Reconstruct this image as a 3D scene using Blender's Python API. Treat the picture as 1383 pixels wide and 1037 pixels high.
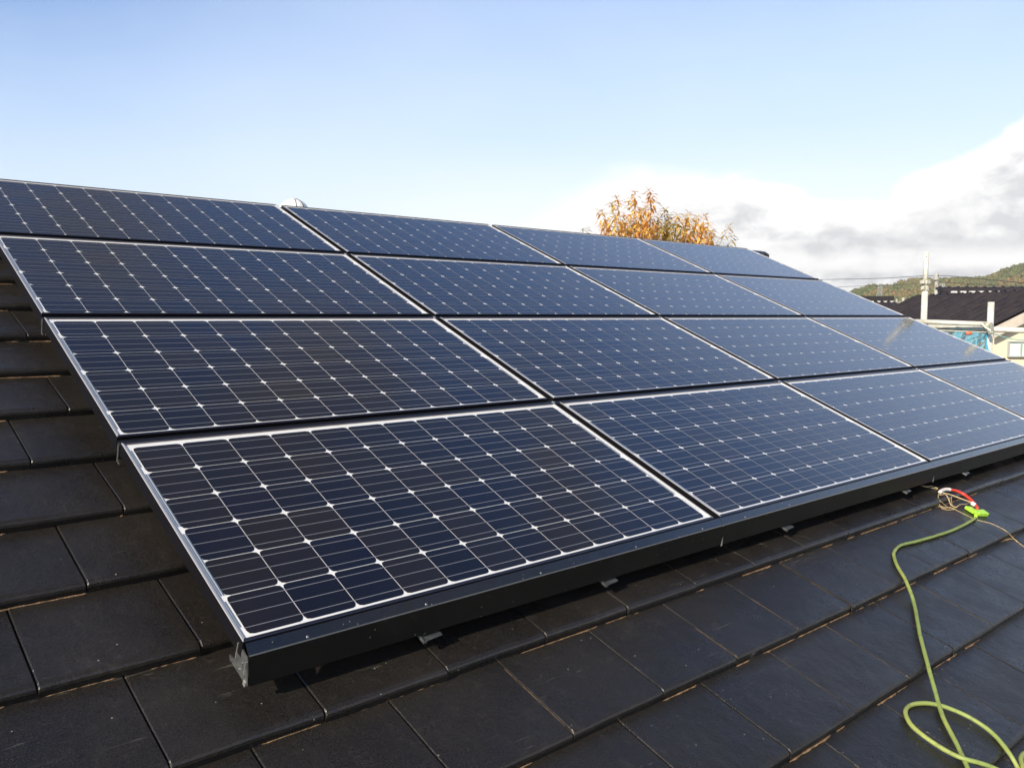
import bpy, math, random
import numpy as np
from mathutils import Vector, Matrix, noise
for o in list(bpy.data.objects): bpy.data.objects.remove(o)
S = bpy.context.scene
R = math.radians
random.seed(7)
# ------------------------------------------------------------------ camera
CAM = Vector((-0.67331, -1.58648, 0.64755))
RT = Vector((0.752983, -0.658040, 0.000333)); DN = Vector((-0.052350, -0.060407, -0.996800)); FW = Vector((0.655954, 0.750556, -0.079934))
F = 1138.2
cd = bpy.data.cameras.new('camera'); cam = bpy.data.objects.new('camera', cd); S.collection.objects.link(cam)
M = Matrix((RT, -DN, -FW)).transposed().to_4x4(); M.translation = CAM
cam.matrix_world = M
cd.sensor_width = 36; cd.lens = F/1383*36; cd.clip_start = 0.05; cd.clip_end = 6000
S.camera = cam
def at(px, py, d):
    """world point seen at photo pixel (px,py), d metres in front of the camera"""
    return CAM + d*(FW + RT*((px-691.5)/F) + DN*((py-518.5)/F))
AL = R(22.8); CA, SA = math.cos(AL), math.sin(AL)
def P(u, v, n): return Vector((u, v*CA-n*SA, v*SA+n*CA))
def hitroof(px, py, n):
    d = (FW + RT*((px-691.5)/F) + DN*((py-518.5)/F))
    nv = Vector((0, -SA, CA)); t = (n - CAM.dot(nv))/d.dot(nv); w = CAM + d*t
    return w.x, w.y*CA + w.z*SA
# ------------------------------------------------------------------ sun
SUN_EL = R(29); SUN_DIR = Vector((-math.sin(R(75)), -math.cos(R(75)), 0))*math.cos(SUN_EL) + Vector((0, 0, math.sin(SUN_EL)))
sl = bpy.data.lights.new('sun', 'SUN'); sl.energy = 5.0; sl.angle = R(0.5); sl.color = (1, .88, .70)
so = bpy.data.objects.new('sun', sl); S.collection.objects.link(so)
so.rotation_euler = SUN_DIR.to_track_quat('Z', 'Y').to_euler(); so.location = (-5, -5, 20)
S.view_settings.view_transform = 'Standard'; S.view_settings.look = 'None'; S.view_settings.gamma = 1
S.view_settings.exposure = 0.35
# ------------------------------------------------------------------ node helper
class NT:
    def __init__(s, tree): s.t = tree; s.n = tree.nodes; s.l = tree.links
    def new(s, kind, **kw):
        n = s.n.new(kind)
        for k, v in kw.items(): setattr(n, k, v)
        return n
    def put(s, sock, v):
        if hasattr(v, 'is_output') or isinstance(v, bpy.types.NodeSocket): s.l.new(v, sock)
        else: sock.default_value = v
    def m(s, op, a, b=0.0, c=None, clamp=False):
        n = s.new('ShaderNodeMath', operation=op); n.use_clamp = clamp
        s.put(n.inputs[0], a); s.put(n.inputs[1], b)
        if c is not None: s.put(n.inputs[2], c)
        return n.outputs[0]
    def vm(s, op, a, b=(0, 0, 0)):
        n = s.new('ShaderNodeVectorMath', operation=op); s.put(n.inputs[0], a); s.put(n.inputs[1], b)
        return n.outputs['Value'] if op == 'DOT_PRODUCT' else n.outputs[0]
    def mr(s, x, a, b, c=0.0, d=1.0, smooth=True):
        n = s.new('ShaderNodeMapRange'); n.interpolation_type = 'SMOOTHSTEP' if smooth else 'LINEAR'
        for i, v in enumerate((x, a, b, c, d)): s.put(n.inputs[i], v)
        return n.outputs[0]
    def mix(s, f, a, b, mode='MIX'):
        n = s.new('ShaderNodeMix', data_type='RGBA', blend_type=mode)
        s.put(n.inputs[0], f); s.put(n.inputs[6], a); s.put(n.inputs[7], b)
        return n.outputs[2]
    def noise(s, vec, scale, detail=4, rough=.55, dist=0.0):
        n = s.new('ShaderNodeTexNoise'); 
        if vec is not None: s.l.new(vec, n.inputs['Vector'])
        n.inputs['Scale'].default_value = scale; n.inputs['Detail'].default_value = detail
        n.inputs['Roughness'].default_value = rough; n.inputs['Distortion'].default_value = dist
        return n.outputs['Fac']
# ------------------------------------------------------------------ world
W = bpy.data.worlds.new('World'); S.world = W; W.use_nodes = True
t = NT(W.node_tree); t.n.clear()
sky = t.new('ShaderNodeTexSky', sky_type='NISHITA'); sky.sun_disc = False
sky.sun_elevation = SUN_EL; sky.sun_rotation = math.atan2(SUN_DIR.x, SUN_DIR.y)
sky.air_density = 1.0; sky.dust_density = 1.0; sky.ozone_density = 1.0; sky.altitude = 50
tc = t.new('ShaderNodeTexCoord'); D = tc.outputs['Generated']
sep = t.new('ShaderNodeSeparateXYZ'); t.l.new(D, sep.inputs[0])
fh = Vector((FW.x, FW.y, 0)).normalized(); rh = Vector((fh.y, -fh.x, 0))
az = t.m('MULTIPLY', t.m('ARCTAN2', t.vm('DOT_PRODUCT', D, tuple(rh)), t.vm('DOT_PRODUCT', D, tuple(fh))), 57.2958)
el = t.m('MULTIPLY', t.m('ARCSINE', sep.outputs[2]), 57.2958)
cv = t.new('ShaderNodeCombineXYZ'); t.l.new(t.m('MULTIPLY', az, .1), cv.inputs[0]); t.l.new(t.m('MULTIPLY', el, .17), cv.inputs[1])
n1 = t.noise(cv.outputs[0], 1.9, 10, .60, .15)
cv2 = t.new('ShaderNodeVectorMath', operation='ADD'); t.l.new(cv.outputs[0], cv2.inputs[0]); cv2.inputs[1].default_value = (3.1, 7.7, 1)
n2 = t.noise(cv2.outputs[0], 1.1, 5, .5, .2)
# cloud-bank top against azimuth (degrees)
fc = t.new('ShaderNodeFloatCurve'); cu = fc.mapping.curves[0]
pts = [(-180, 9), (-60, 6), (-25, 3), (-5, 4), (3, 8.0), (9, 9.6), (14, 9.4), (19, 8.0), (23, 7.6), (25, 8.4), (27, 9.4), (29.0, 10.4), (31.0, 11.8), (33, 12.5), (36, 9), (48, 6.5), (70, 6), (110, 7), (180, 9)]
cu.points[0].location = ((pts[0][0]+180)/360, pts[0][1]/30); cu.points[1].location = ((pts[-1][0]+180)/360, pts[-1][1]/30)
for a, e in pts[1:-1]: cu.points.new((a+180)/360, e/30)
fc.mapping.update()
t.l.new(t.m('DIVIDE', t.m('ADD', az, 180.0), 360.0), fc.inputs[1])
top = t.m('MULTIPLY', fc.outputs[0], 30.0)
edge = t.m('ADD', t.m('SUBTRACT', top, el), t.m('MULTIPLY', t.m('SUBTRACT', n1, .5), 3.6))
soft = t.mr(az, 3.0, 22.0, 3.2, .9)          # ragged soft edge on the left, firm on the right
mask = t.mr(t.m('DIVIDE', edge, soft), -.2, .9)
mask = t.m('MULTIPLY', mask, t.mr(az, -9.0, 8.0, .35, 1.0))
# shading of the bank: white tops, grey bellies
depth = t.m('SUBTRACT', top, el)
g1 = t.m('MULTIPLY', t.mr(depth, 1.2, 2.8), t.mr(el, 3.2, 4.6))
g1 = t.m('MULTIPLY', g1, t.mr(az, 5.0, 15.0, .25, 1.0))
g2 = t.m('MULTIPLY', t.mr(el, 1.2, 1.9), t.mr(el, 3.3, 2.4))
g2 = t.m('MULTIPLY', g2, t.mr(az, 14.0, 20.0, 0.1, .9))
n3 = t.noise(cv2.outputs[0], 4.5, 7, .55, .2)
gs = t.m('ADD', t.m('MULTIPLY', g1, t.mr(t.m('ADD', t.m('MULTIPLY', n2, .6), t.m('MULTIPLY', n3, .4)), .32, .62)), t.m('MULTIPLY', g2, t.mr(n1, .44, .60)))
gs = t.m('ADD', gs, t.m('MULTIPLY', t.mr(n3, .42, .72), t.m('MULTIPLY', t.mr(depth, .8, 2.2), .28)), clamp=True)
ccol = t.mix(gs, (12.6, 12.4, 12.2, 1), (7.7, 7.8, 8.0, 1))
# thin high veil that whitens the sky towards the horizon
vtop = t.mr(az, -34.0, -4.0, 19.0, 30.0)
veil = t.m('ADD', t.m('MULTIPLY', t.m('POWER', t.m('SUBTRACT', 1.0, t.m('DIVIDE', el, vtop), clamp=True), .9), 1.0), t.m('MULTIPLY', t.m('SUBTRACT', n2, .5), .16), clamp=True)
base = t.mix(1.0, sky.outputs[0], (1.12, 1.42, 1.90, 1), 'MULTIPLY')
dim = t.mr(el, 22.0, 60.0, 1.0, .58)
dimc = t.new('ShaderNodeCombineXYZ')
for i_ in range(3): t.l.new(dim, dimc.inputs[i_])
base = t.mix(1.0, base, dimc.outputs[0], 'MULTIPLY')
# broken thin cloud overhead, seen only as a soft mottle in the glass
high = t.m('MULTIPLY', t.mr(t.noise(D, 2.6, 6, .6, .6), .44, .60), t.mr(el, 26.0, 42.0, 0.0, .85))
base = t.mix(high, base, (1.75, 1.62, 1.60, 1))
skyv = t.mix(veil, base, (9.0, 10.0, 10.9, 1))
glow = t.m('MULTIPLY', t.mr(el, 12.5, 1.5, 0.0, .9), t.mr(az, -24.0, 2.0, .12, 1.0))
skyv = t.mix(glow, skyv, (11.6, 11.8, 12.0, 1))
final = t.mix(mask, skyv, ccol)
bg = t.new('ShaderNodeBackground'); t.l.new(final, bg.inputs[0]); bg.inputs[1].default_value = 0.085
wo = t.new('ShaderNodeOutputWorld'); t.l.new(bg.outputs[0], wo.inputs[0])
# ------------------------------------------------------------------ materials
def mat(name, col, rough=.5, metal=0.0, spec=.5, coat=0.0, coat_rough=.03, var=0.0, vscale=8, col2=None, bump=0.0, bscale=60, trans=None, obj=True, rvar=0.0, dust=0):
    m = bpy.data.materials.new(name); m.use_nodes = True; t = NT(m.node_tree)
    b = t.n['Principled BSDF']; b.inputs['Roughness'].default_value = rough; b.inputs['Metallic'].default_value = metal
    b.inputs['Specular IOR Level'].default_value = spec; b.inputs['Coat Weight'].default_value = coat; b.inputs['Coat Roughness'].default_value = coat_rough
    tc = t.new('ShaderNodeTexCoord'); v = tc.outputs['Object']
    c1 = (*col, 1); c2 = (*(col2 or [c*(1-var) for c in col]), 1)
    if dust:
        vo = t.new('ShaderNodeTexVoronoi'); t.l.new(v, vo.inputs['Vector']); vo.inputs['Scale'].default_value = 55
        f = t.m('ADD', t.m('MULTIPLY', t.m('LESS_THAN', vo.outputs['Distance'], .10), t.m('GREATER_THAN', t.noise(v, 22, 1), .60)), t.mr(t.noise(v, 16, 9, .78, 1.2), .58, .84, 0.0, .30), clamp=True)
        b2 = t.mix(t.mr(t.noise(v, vscale, 5, .6), .32, .68), c1, c2)
        t.l.new(t.mix(t.m('MULTIPLY', f, .6), b2, (.20, .19, .17, 1)), b.inputs['Base Color'])
    elif var or col2:
        f = t.mr(t.noise(v, vscale, 5, .6), .32, .68)
        t.l.new(t.mix(f, c1, c2), b.inputs['Base Color'])
    else: b.inputs['Base Color'].default_value = c1
    if rvar: t.l.new(t.mr(t.noise(v, vscale*1.7, 4, .6), .3, .7, rough-rvar, rough+rvar), b.inputs['Roughness'])
    if bump:
        bn = t.new('ShaderNodeBump'); bn.inputs['Strength'].default_value = bump; bn.inputs['Distance'].default_value = .01
        t.l.new(t.noise(v, bscale, 3), bn.inputs['Height']); t.l.new(bn.outputs[0], b.inputs['Normal'])
    return m
def tile_material():
    m = bpy.data.materials.new('roof_tile'); m.use_nodes = True; t = NT(m.node_tree); b = t.n['Principled BSDF']
    tc = t.new('ShaderNodeTexCoord'); v = tc.outputs['Object']
    at_ = t.new('ShaderNodeAttribute', attribute_name='rnd')
    base = t.mix(t.mr(t.noise(v, 3.0, 4, .6), .35, .7), (.0098, .0082, .0068, 1), (.0175, .0148, .0122, 1))
    base = t.mix(t.m('MULTIPLY', at_.outputs['Fac'], .55), base, (.0078, .0070, .0066, 1))
    mp = t.new('ShaderNodeMapping'); t.l.new(v, mp.inputs[0]); mp.inputs['Scale'].default_value = (18, 2.5, 18)
    streak = t.mr(t.noise(mp.outputs[0], 1.6, 5, .65), .52, .80)
    base = t.mix(t.m('MULTIPLY', streak, .35), base, (.045, .040, .035, 1))
    sc = t.m('MULTIPLY', t.mr(t.noise(v, 7.0, 10, .80, 2.2), .53, .80), t.mr(t.noise(v, 1.7, 3), .36, .60, .25, 1.0))            # chalky scuffs
    base = t.mix(t.m('MULTIPLY', sc, .62), base, (.085, .078, .068, 1))
    mp2 = t.new('ShaderNodeMapping'); t.l.new(v, mp2.inputs[0]); mp2.inputs['Rotation'].default_value = (0, 0, .7); mp2.inputs['Scale'].default_value = (3, 60, 3)
    scr = t.m('MULTIPLY', t.mr(t.noise(mp2.outputs[0], 2.0, 3, .5, 1.5), .66, .74), t.mr(t.noise(v, 3.3, 2), .5, .62))
    base = t.mix(t.m('MULTIPLY', scr, .75), base, (.15, .135, .115, 1))
    dk = t.mr(t.noise(v, 2.1, 5, .6, .8), .50, .66)
    base = t.mix(t.m('MULTIPLY', dk, .6), base, (.0065, .0066, .0080, 1))
    vo = t.new('ShaderNodeTexVoronoi'); t.l.new(v, vo.inputs['Vector']); vo.inputs['Scale'].default_value = 34
    sp = t.m('MULTIPLY', t.m('LESS_THAN', vo.outputs['Distance'], .065), t.m('GREATER_THAN', t.noise(v, 14.0, 1), .57))
    base = t.mix(t.m('MULTIPLY', sp, .8), base, (.30, .28, .24, 1))
    fine = t.noise(v, 420, 2, .6)
    base = t.mix(t.mr(fine, .42, .70, 0.0, .55), base, (.050, .044, .038, 1))
    t.l.new(base, b.inputs['Base Color'])
    t.l.new(t.mr(t.noise(v, 5, 5, .65), .3, .75, .25, .43), b.inputs['Roughness'])
    b.inputs['Specular IOR Level'].default_value = .48
    bn = t.new('ShaderNodeBump'); bn.inputs['Strength'].default_value = .45; bn.inputs['Distance'].default_value = .004
    h = t.m('ADD', t.m('MULTIPLY', t.noise(v, 160, 4, .7), .6), t.m('MULTIPLY', t.noise(v, 9, 4), 3.5))
    t.l.new(h, bn.inputs['Height']); t.l.new(bn.outputs[0], b.inputs['Normal'])
    return m
def cell_material():
    m = bpy.data.materials.new('solar_cell'); m.use_nodes = True; t = NT(m.node_tree); b = t.n['Principled BSDF']
    at_ = t.new('ShaderNodeAttribute', attribute_name='rnd'); oi = t.new('ShaderNodeObjectInfo')
    f = t.m('FRACT', t.m('ADD', at_.outputs['Fac'], t.m('MULTIPLY', oi.outputs['Random'], 7.3)))
    cr = t.new('ShaderNodeValToRGB'); t.l.new(f, cr.inputs[0])
    cr.color_ramp.elements[0].color = (.0030, .0042, .0150, 1); cr.color_ramp.elements[1].color = (.0125, .0095, .0090, 1)
    e = cr.color_ramp.elements.new(.45); e.color = (.0040, .0050, .0110, 1)
    tc = t.new('ShaderNodeTexCoord')
    nz = t.mr(t.noise(tc.outputs['Object'], 3.5, 3), .35, .7)
    t.l.new(t.mix(t.m('MULTIPLY', nz, .4), cr.outputs[0], (.0085, .008, .011, 1)), b.inputs['Base Color'])
    b.inputs['Roughness'].default_value = .4; b.inputs['Specular IOR Level'].default_value = .10
    b.inputs['Coat Weight'].default_value = 1; b.inputs['Coat Roughness'].default_value = .12; b.inputs['Coat IOR'].default_value = 1.50
    return m
MT = dict(
    tile=tile_material(), cell=cell_material(),
    frame=mat('dark_anodised_frame', (.16, .145, .155), .30, 1.0, var=.15, vscale=20),
    lip=mat('sunlit_frame_lip', (.55, .54, .53), .35, .5),  # same frame, side lips painted brighter for the sun they catch
    side=mat('black_frame_side', (.0055, .005, .0065), .35, spec=.4),
    back=mat('white_backsheet', (.80, .80, .79), .45, coat=1, coat_rough=.08, var=.05, vscale=10),
    ribbon=mat('ribbon', (.22, .29, .38), .35, .6, coat=1, coat_rough=.08),
    bus=mat('busbar', (.33, .33, .35), .4, .3),
    black=mat('black_coated_steel', (.0022, .0030, .0050), .20, spec=1.0, coat=.8, coat_rough=.12, col2=(.0048, .005, .006), vscale=14, bump=.05, bscale=30, rvar=.06, dust=1),
    dim_face=mat('dimmed_black_steel', (.0035, .0034, .0034), .42, spec=.22, col2=(.006, .0057, .0055), vscale=9, bump=.05, bscale=30, dust=1),  # same trim steel, lower face dulled to imitate a dark reflection
    cover=mat('black_cover', (.008, .009, .012), .33, spec=.5),
    galv=mat('galvanised_steel', (.42, .43, .42), .42, .9, col2=(.24, .25, .24), vscale=40),
    silver=mat('bright_aluminium', (.75, .74, .70), .35, .8),
    tan_line=mat('tan_strip', (.34, .21, .12), .95, spec=.1, col2=(.16, .11, .06), vscale=60, bump=.4, bscale=300),  # tan of the butt strips and of the painted sunlit joint edges
    under=mat('roof_underlay', (.012, .011, .010), .9),
    plaster=mat('house_plaster', (.62, .58, .48), .9, var=.1, vscale=2),
    soffit=mat('brown_soffit', (.12, .09, .07), .7),
    cream=mat('cream_siding', (.74, .64, .46), .85, var=.07, vscale=3, bump=.2, bscale=20),
    barge=mat('barge_board', (.56, .50, .42), .7, var=.15, vscale=6),
    ntile=mat('dark_pantile', (.020, .017, .020), .42, col2=(.034, .027, .028), vscale=5, bump=.3, bscale=10),
    mortar=mat('white_mortar', (.72, .70, .66), .8),
    pipe=mat('galvanised_pipe', (.76, .75, .66), .55, .15, col2=(.58, .57, .48), vscale=18, rvar=.08),
    clamp=mat('clamp_steel', (.62, .62, .52), .5, .3, col2=(.36, .33, .25), vscale=40),
    net=mat('blue_net', (.08, .40, .56), .7),
    rope=mat('teal_rope', (.16, .36, .33), .8),
    orange=mat('orange_plastic', (.75, .16, .07), .5),
    white=mat('white_plastic', (.80, .80, .78), .35),
    glass=mat('window_glass', (.60, .72, .68), .12, spec=.6),
    alu=mat('window_aluminium', (.50, .52, .50), .45, .5),
    concrete=mat('pole_concrete', (.42, .41, .37), .85, var=.2, vscale=2),
    insul=mat('pole_fitting', (.36, .36, .34), .6),
    wire=mat('black_cable', (.05, .05, .055), .6),
    steelfar=mat('pylon_steel', (.40, .41, .40), .6, .3),
    bark=mat('bark', (.09, .065, .045), .95, var=.4, vscale=8, bump=.6, bscale=30),
    road=mat('asphalt', (.05, .05, .05), .9, var=.2, vscale=4),
)
def hose_material():
    m = bpy.data.materials.new('green_hose'); m.use_nodes = True; t = NT(m.node_tree); b = t.n['Principled BSDF']
    tc = t.new('ShaderNodeTexCoord'); n = t.noise(tc.outputs['Object'], 2.2, 4, .6)
    c = t.mix(t.mr(n, .35, .65), (.36, .39, .095, 1), (.24, .31, .085, 1))
    t.l.new(t.mix(t.mr(t.noise(tc.outputs['Object'], 45, 6, .7), .46, .70, 0, .6), c, (.10, .13, .035, 1)), b.inputs['Base Color'])
    bn = t.new('ShaderNodeBump'); bn.inputs['Strength'].default_value = .35; bn.inputs['Distance'].default_value = .001; t.l.new(t.noise(tc.outputs['Object'], 380, 3), bn.inputs['Height']); t.l.new(bn.outputs[0], b.inputs['Normal'])
    b.inputs['Roughness'].default_value = .5; b.inputs['Subsurface Weight'].default_value = .15; b.inputs['Subsurface Radius'].default_value = (.004, .006, .002)
    return m
MT['hose'] = hose_material()
MT['lime'] = mat('lime_plastic', (.42, .72, .06), .35, col2=(.34, .62, .05), vscale=60)
MT['red'] = mat('red_rubber', (.62, .045, .025), .4, col2=(.50, .05, .03), vscale=50)
MT['raffia'] = mat('straw_twine', (.55, .43, .24), .8, col2=(.36, .27, .14), vscale=80)
MT['tape'] = mat('white_tape', (.78, .70, .66), .5)
def leaf_material(name, ramp):
    m = bpy.data.materials.new(name); m.use_nodes = True; t = NT(m.node_tree); b = t.n['Principled BSDF']
    a = t.new('ShaderNodeAttribute', attribute_name='rnd'); cr = t.new('ShaderNodeValToRGB'); t.l.new(a.outputs['Fac'], cr.inputs[0])
    cr.color_ramp.elements[0].color = (*ramp[0], 1); cr.color_ramp.elements[1].color = (*ramp[-1], 1)
    for i, c in enumerate(ramp[1:-1]):
        e = cr.color_ramp.elements.new((i+1)/(len(ramp)-1)); e.color = (*c, 1)
    t.l.new(cr.outputs[0], b.inputs['Base Color']); b.inputs['Roughness'].default_value = .5
    tr = t.new('ShaderNodeBsdfTranslucent'); t.l.new(cr.outputs[0], tr.inputs[0])
    mx = t.new('ShaderNodeMixShader'); mx.inputs[0].default_value = .4
    t.l.new(b.outputs[0], mx.inputs[1]); t.l.new(tr.outputs[0], mx.inputs[2]); t.l.new(mx.outputs[0], t.n['Material Output'].inputs[0])
    return m
MT['leaf'] = leaf_material('autumn_leaf', [(.36, .35, .11), (.76, .58, .16), (.88, .60, .14), (.85, .45, .12), (.74, .38, .19)])
MT['leafg'] = leaf_material('olive_leaf', [(.15, .17, .08), (.28, .27, .10), (.44, .35, .11), (.60, .40, .10)])
# ------------------------------------------------------------------ mesh collector
class MB:
    def __init__(s): s.v = []; s.f = []; s.mi = []; s.r = []; s.k = 0; s.cur = 0.0
    def face(s, idx): s.f.append(idx); s.mi.append(s.k); s.r.append(s.cur)
    def quad(s, a, b, c, d):
        n = len(s.v); s.v += [tuple(a), tuple(b), tuple(c), tuple(d)]; s.face((n, n+1, n+2, n+3))
    def poly(s, pts):
        n = len(s.v); s.v += [tuple(p) for p in pts]; s.face(tuple(range(n, n+len(pts))))
    def hexa(s, p):  # p: 8 points, bottom 4 ccw then top 4
        n = len(s.v); s.v += [tuple(q) for q in p]
        for f in ((3, 2, 1, 0), (4, 5, 6, 7), (0, 1, 5, 4), (1, 2, 6, 5), (2, 3, 7, 6), (3, 0, 4, 7)): s.face(tuple(n+i for i in f))
    def box(s, x0, x1, y0, y1, z0, z1, T=None):
        p = [Vector(q) for q in ((x0, y0, z0), (x1, y0, z0), (x1, y1, z0), (x0, y1, z0), (x0, y0, z1), (x1, y0, z1), (x1, y1, z1), (x0, y1, z1))]
        s.hexa([T @ q for q in p] if T else p)
    def prism(s, prof, axis_a, axis_b, T=None, cap=True):
        """prof: closed (y,z) profile extruded in x from axis_a to axis_b"""
        n = len(s.v); k = len(prof)
        for x in (axis_a, axis_b):
            for y, z in prof:
                q = Vector((x, y, z)); s.v.append(tuple(T @ q if T else q))
        for i in range(k): s.face((n+i, n+(i+1) % k, n+k+(i+1) % k, n+k+i))
        if cap: s.face(tuple(n+i for i in reversed(range(k)))); s.face(tuple(n+k+i for i in range(k)))
    def tube(s, pts, rad, seg=8, cap=True):
        pts = [Vector(p) for p in pts]; n = len(s.v); m = len(pts)
        rr = rad if isinstance(rad, (list, tuple)) else [rad]*m
        d = (pts[1]-pts[0]).normalized(); ref = Vector((0, 0, 1)) if abs(d.z) < .9 else Vector((1, 0, 0)); a = d.cross(ref).normalized()
        for i, p in enumerate(pts):
            d = (pts[min(i+1, m-1)]-pts[max(i-1, 0)]).normalized(); a = (a-d*a.dot(d)).normalized(); b = d.cross(a)
            for j in range(seg):
                th = 2*math.pi*j/seg; s.v.append(tuple(p+(a*math.cos(th)+b*math.sin(th))*rr[i]))
        for i in range(m-1):
            for j in range(seg): s.face((n+i*seg+j, n+i*seg+(j+1) % seg, n+(i+1)*seg+(j+1) % seg, n+(i+1)*seg+j))
        if cap: s.face(tuple(n+j for j in reversed(range(seg)))); s.face(tuple(n+(m-1)*seg+j for j in range(seg)))
    def lathe(s, c, prof, seg=24, axis=None):
        n = len(s.v); c = Vector(c); Q = axis.to_track_quat('Z', 'Y') if axis else None
        for r_, z in prof:
            for j in range(seg):
                th = 2*math.pi*j/seg; q = Vector((r_*math.cos(th), r_*math.sin(th), z)); s.v.append(tuple(c+(Q @ q if Q else q)))
        for i in range(len(prof)-1):
            for j in range(seg): s.face((n+i*seg+j, n+i*seg+(j+1) % seg, n+(i+1)*seg+(j+1) % seg, n+(i+1)*seg+j))
    def build(s, name, mats, parent=None, smooth=False, rnd=False, loc=None):
        me = bpy.data.meshes.new(name); me.from_pydata(s.v, [], s.f)
        for m in (mats if isinstance(mats, (list, tuple)) else [mats]): me.materials.append(m)
        me.polygons.foreach_set('material_index', s.mi)
        if rnd: at_ = me.attributes.new('rnd', 'FLOAT', 'FACE'); at_.data.foreach_set('value', s.r)
        if smooth: me.polygons.foreach_set('use_smooth', [True]*len(s.f))
        me.update()
        o = bpy.data.objects.new(name, me); S.collection.objects.link(o); o.parent = parent
        if loc is not None: o.location = loc
        return o
def tag(o, label=None, cat=None, group=None, kind=None):
    for k, v in (('label', label), ('category', cat), ('group', group), ('kind', kind)):
        if v: o[k] = v
    return o
def empty(name, loc, rot=(0, 0, 0)):
    o = bpy.data.objects.new(name, None); S.collection.objects.link(o); o.location = loc; o.rotation_euler = rot; o.empty_display_size = .1
    return o
def smoothpath(pts, n=8):
    pts = [Vector(p) for p in pts]; out = []
    for i in range(len(pts)-1):
        a = pts[max(i-1, 0)]; b = pts[i]; c = pts[i+1]; d = pts[min(i+2, len(pts)-1)]
        for k in range(n):
            t_ = k/n; out.append(.5*((2*b)+(c-a)*t_+(2*a-5*b+4*c-d)*t_**2+(3*b-a-3*c+d)*t_**3))
    out.append(pts[-1]); return out
GZ = -6.0
# ------------------------------------------------------------------ our house and its tiled roof
EXPO = .276; V0 = -.133; TW = .3138
URI, VRI, VE = 7.12, 3.66, -2.9
house = tag(empty('house', (0, 0, GZ)), 'house whose dark flat-tiled roof fills the foreground and carries the solar array', 'house')
def child_plane(mb, name, mats, parent, **kw):
    """mesh given in roof-plane coordinates, put under a parent that stands upright"""
    o = mb.build(name, mats, parent, **kw); o.rotation_euler = (AL, 0, 0)
    o.location = -Vector(parent.location); return o
rr = random.Random(3)
tb = MB(); db = MB(); jb = MB()
def tile_top(v):
    k = math.floor((v-V0)/EXPO); f = (v-V0-k*EXPO)/EXPO; return -.122-.028*f
k0 = int(math.floor((VE-V0)/EXPO)); k1 = int(math.ceil((VRI-V0)/EXPO))
for k in range(k0, k1):
    vb = V0+k*EXPO
    off = .926 if k % 2 else .769            # half bond
    off = .769 if (k % 2 == 0) == True and False else off
    # course k has its butt at vb and shows from vb to vb+EXPO
    off = .926 if (k+2) % 2 == 1 else .769
    ustart = off - math.ceil((off+4.2)/TW)*TW
    n = int((URI-ustart)/TW)+1
    for i in range(n):
        u0 = ustart+i*TW; u1 = min(u0+TW-.0022, URI)
        if u1-u0 < .05: continue
        dz = rr.uniform(-.0011, .0011); tl = rr.uniform(-.0012, .0012); dv = rr.uniform(-.0022, .0022); dv2 = dv+rr.uniform(-.0015, .0015)
        tb.cur = rr.random()
        prof = [(0, -.0285), (-.0004, -.012), (.0015, -.0060), (.0055, -.0022), (.014, 0), (.10, -.0100+.0005), (.20, -.0200), (EXPO+.03, -.0305)]
        st = [(0, -.012), (.0004, -.0022), (.0028, 0)]+[((u1-u0)*q/9, .0002) for q in range(1, 9)]+[(u1-u0-.0028, 0), (u1-u0-.0004, -.0022), (u1-u0, -.012)]
        base = len(tb.v)
        for su, sz in st:
            fr = su/(u1-u0)
            for pv, pz in prof:
                z = -.122+pz+dz+tl*(fr-.5)+(sz if pz > -.02 or pv > .05 else sz*.2)
                y = vb+pv+(dv*(1-fr)+dv2*fr+.0016*noise.noise(Vector(((u0+su)*9, vb*5, 2))) if pv < .02 else 0); z += .0011*noise.noise(Vector(((u0+su)*7, (vb+pv)*7, 5)))
                tb.v.append((u0+su, y, z))
        kp = len(prof)
        for a in range(len(st)-1):
            for b in range(kp-1): tb.face((base+a*kp+b, base+(a+1)*kp+b, base+(a+1)*kp+b+1, base+a*kp+b+1))
        # thin ragged tan strips along the foot of the butt
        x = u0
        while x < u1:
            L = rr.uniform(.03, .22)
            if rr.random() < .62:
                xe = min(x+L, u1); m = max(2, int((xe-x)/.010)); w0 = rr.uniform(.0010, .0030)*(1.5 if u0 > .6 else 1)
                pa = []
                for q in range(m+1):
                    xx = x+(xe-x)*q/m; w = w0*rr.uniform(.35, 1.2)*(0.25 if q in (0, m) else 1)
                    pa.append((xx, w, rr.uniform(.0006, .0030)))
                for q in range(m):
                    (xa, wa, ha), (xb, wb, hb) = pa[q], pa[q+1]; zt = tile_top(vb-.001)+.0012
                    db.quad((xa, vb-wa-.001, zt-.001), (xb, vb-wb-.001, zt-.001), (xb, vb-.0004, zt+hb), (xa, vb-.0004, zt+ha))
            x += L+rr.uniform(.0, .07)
        # sunlit edge of the side joint, put in as tan strips
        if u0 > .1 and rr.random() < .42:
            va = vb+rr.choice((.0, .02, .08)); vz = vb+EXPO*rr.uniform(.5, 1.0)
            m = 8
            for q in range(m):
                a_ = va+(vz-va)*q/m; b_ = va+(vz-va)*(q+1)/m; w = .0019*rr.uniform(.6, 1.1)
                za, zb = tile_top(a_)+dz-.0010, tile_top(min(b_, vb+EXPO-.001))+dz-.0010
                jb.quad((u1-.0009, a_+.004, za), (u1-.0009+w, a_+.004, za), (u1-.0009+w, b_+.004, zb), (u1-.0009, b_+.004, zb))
roof = child_plane(tb, 'roof', MT['tile'], house, rnd=True)
o = child_plane(db, 'butt_line', MT['tan_line'], house); o['kind'] = 'stuff'; o['label'] = 'thin tan strips along the foot of the tile edges'
o = child_plane(jb, 'joint_sun_line', MT['tan_line'], house); o['kind'] = 'stuff'
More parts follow.
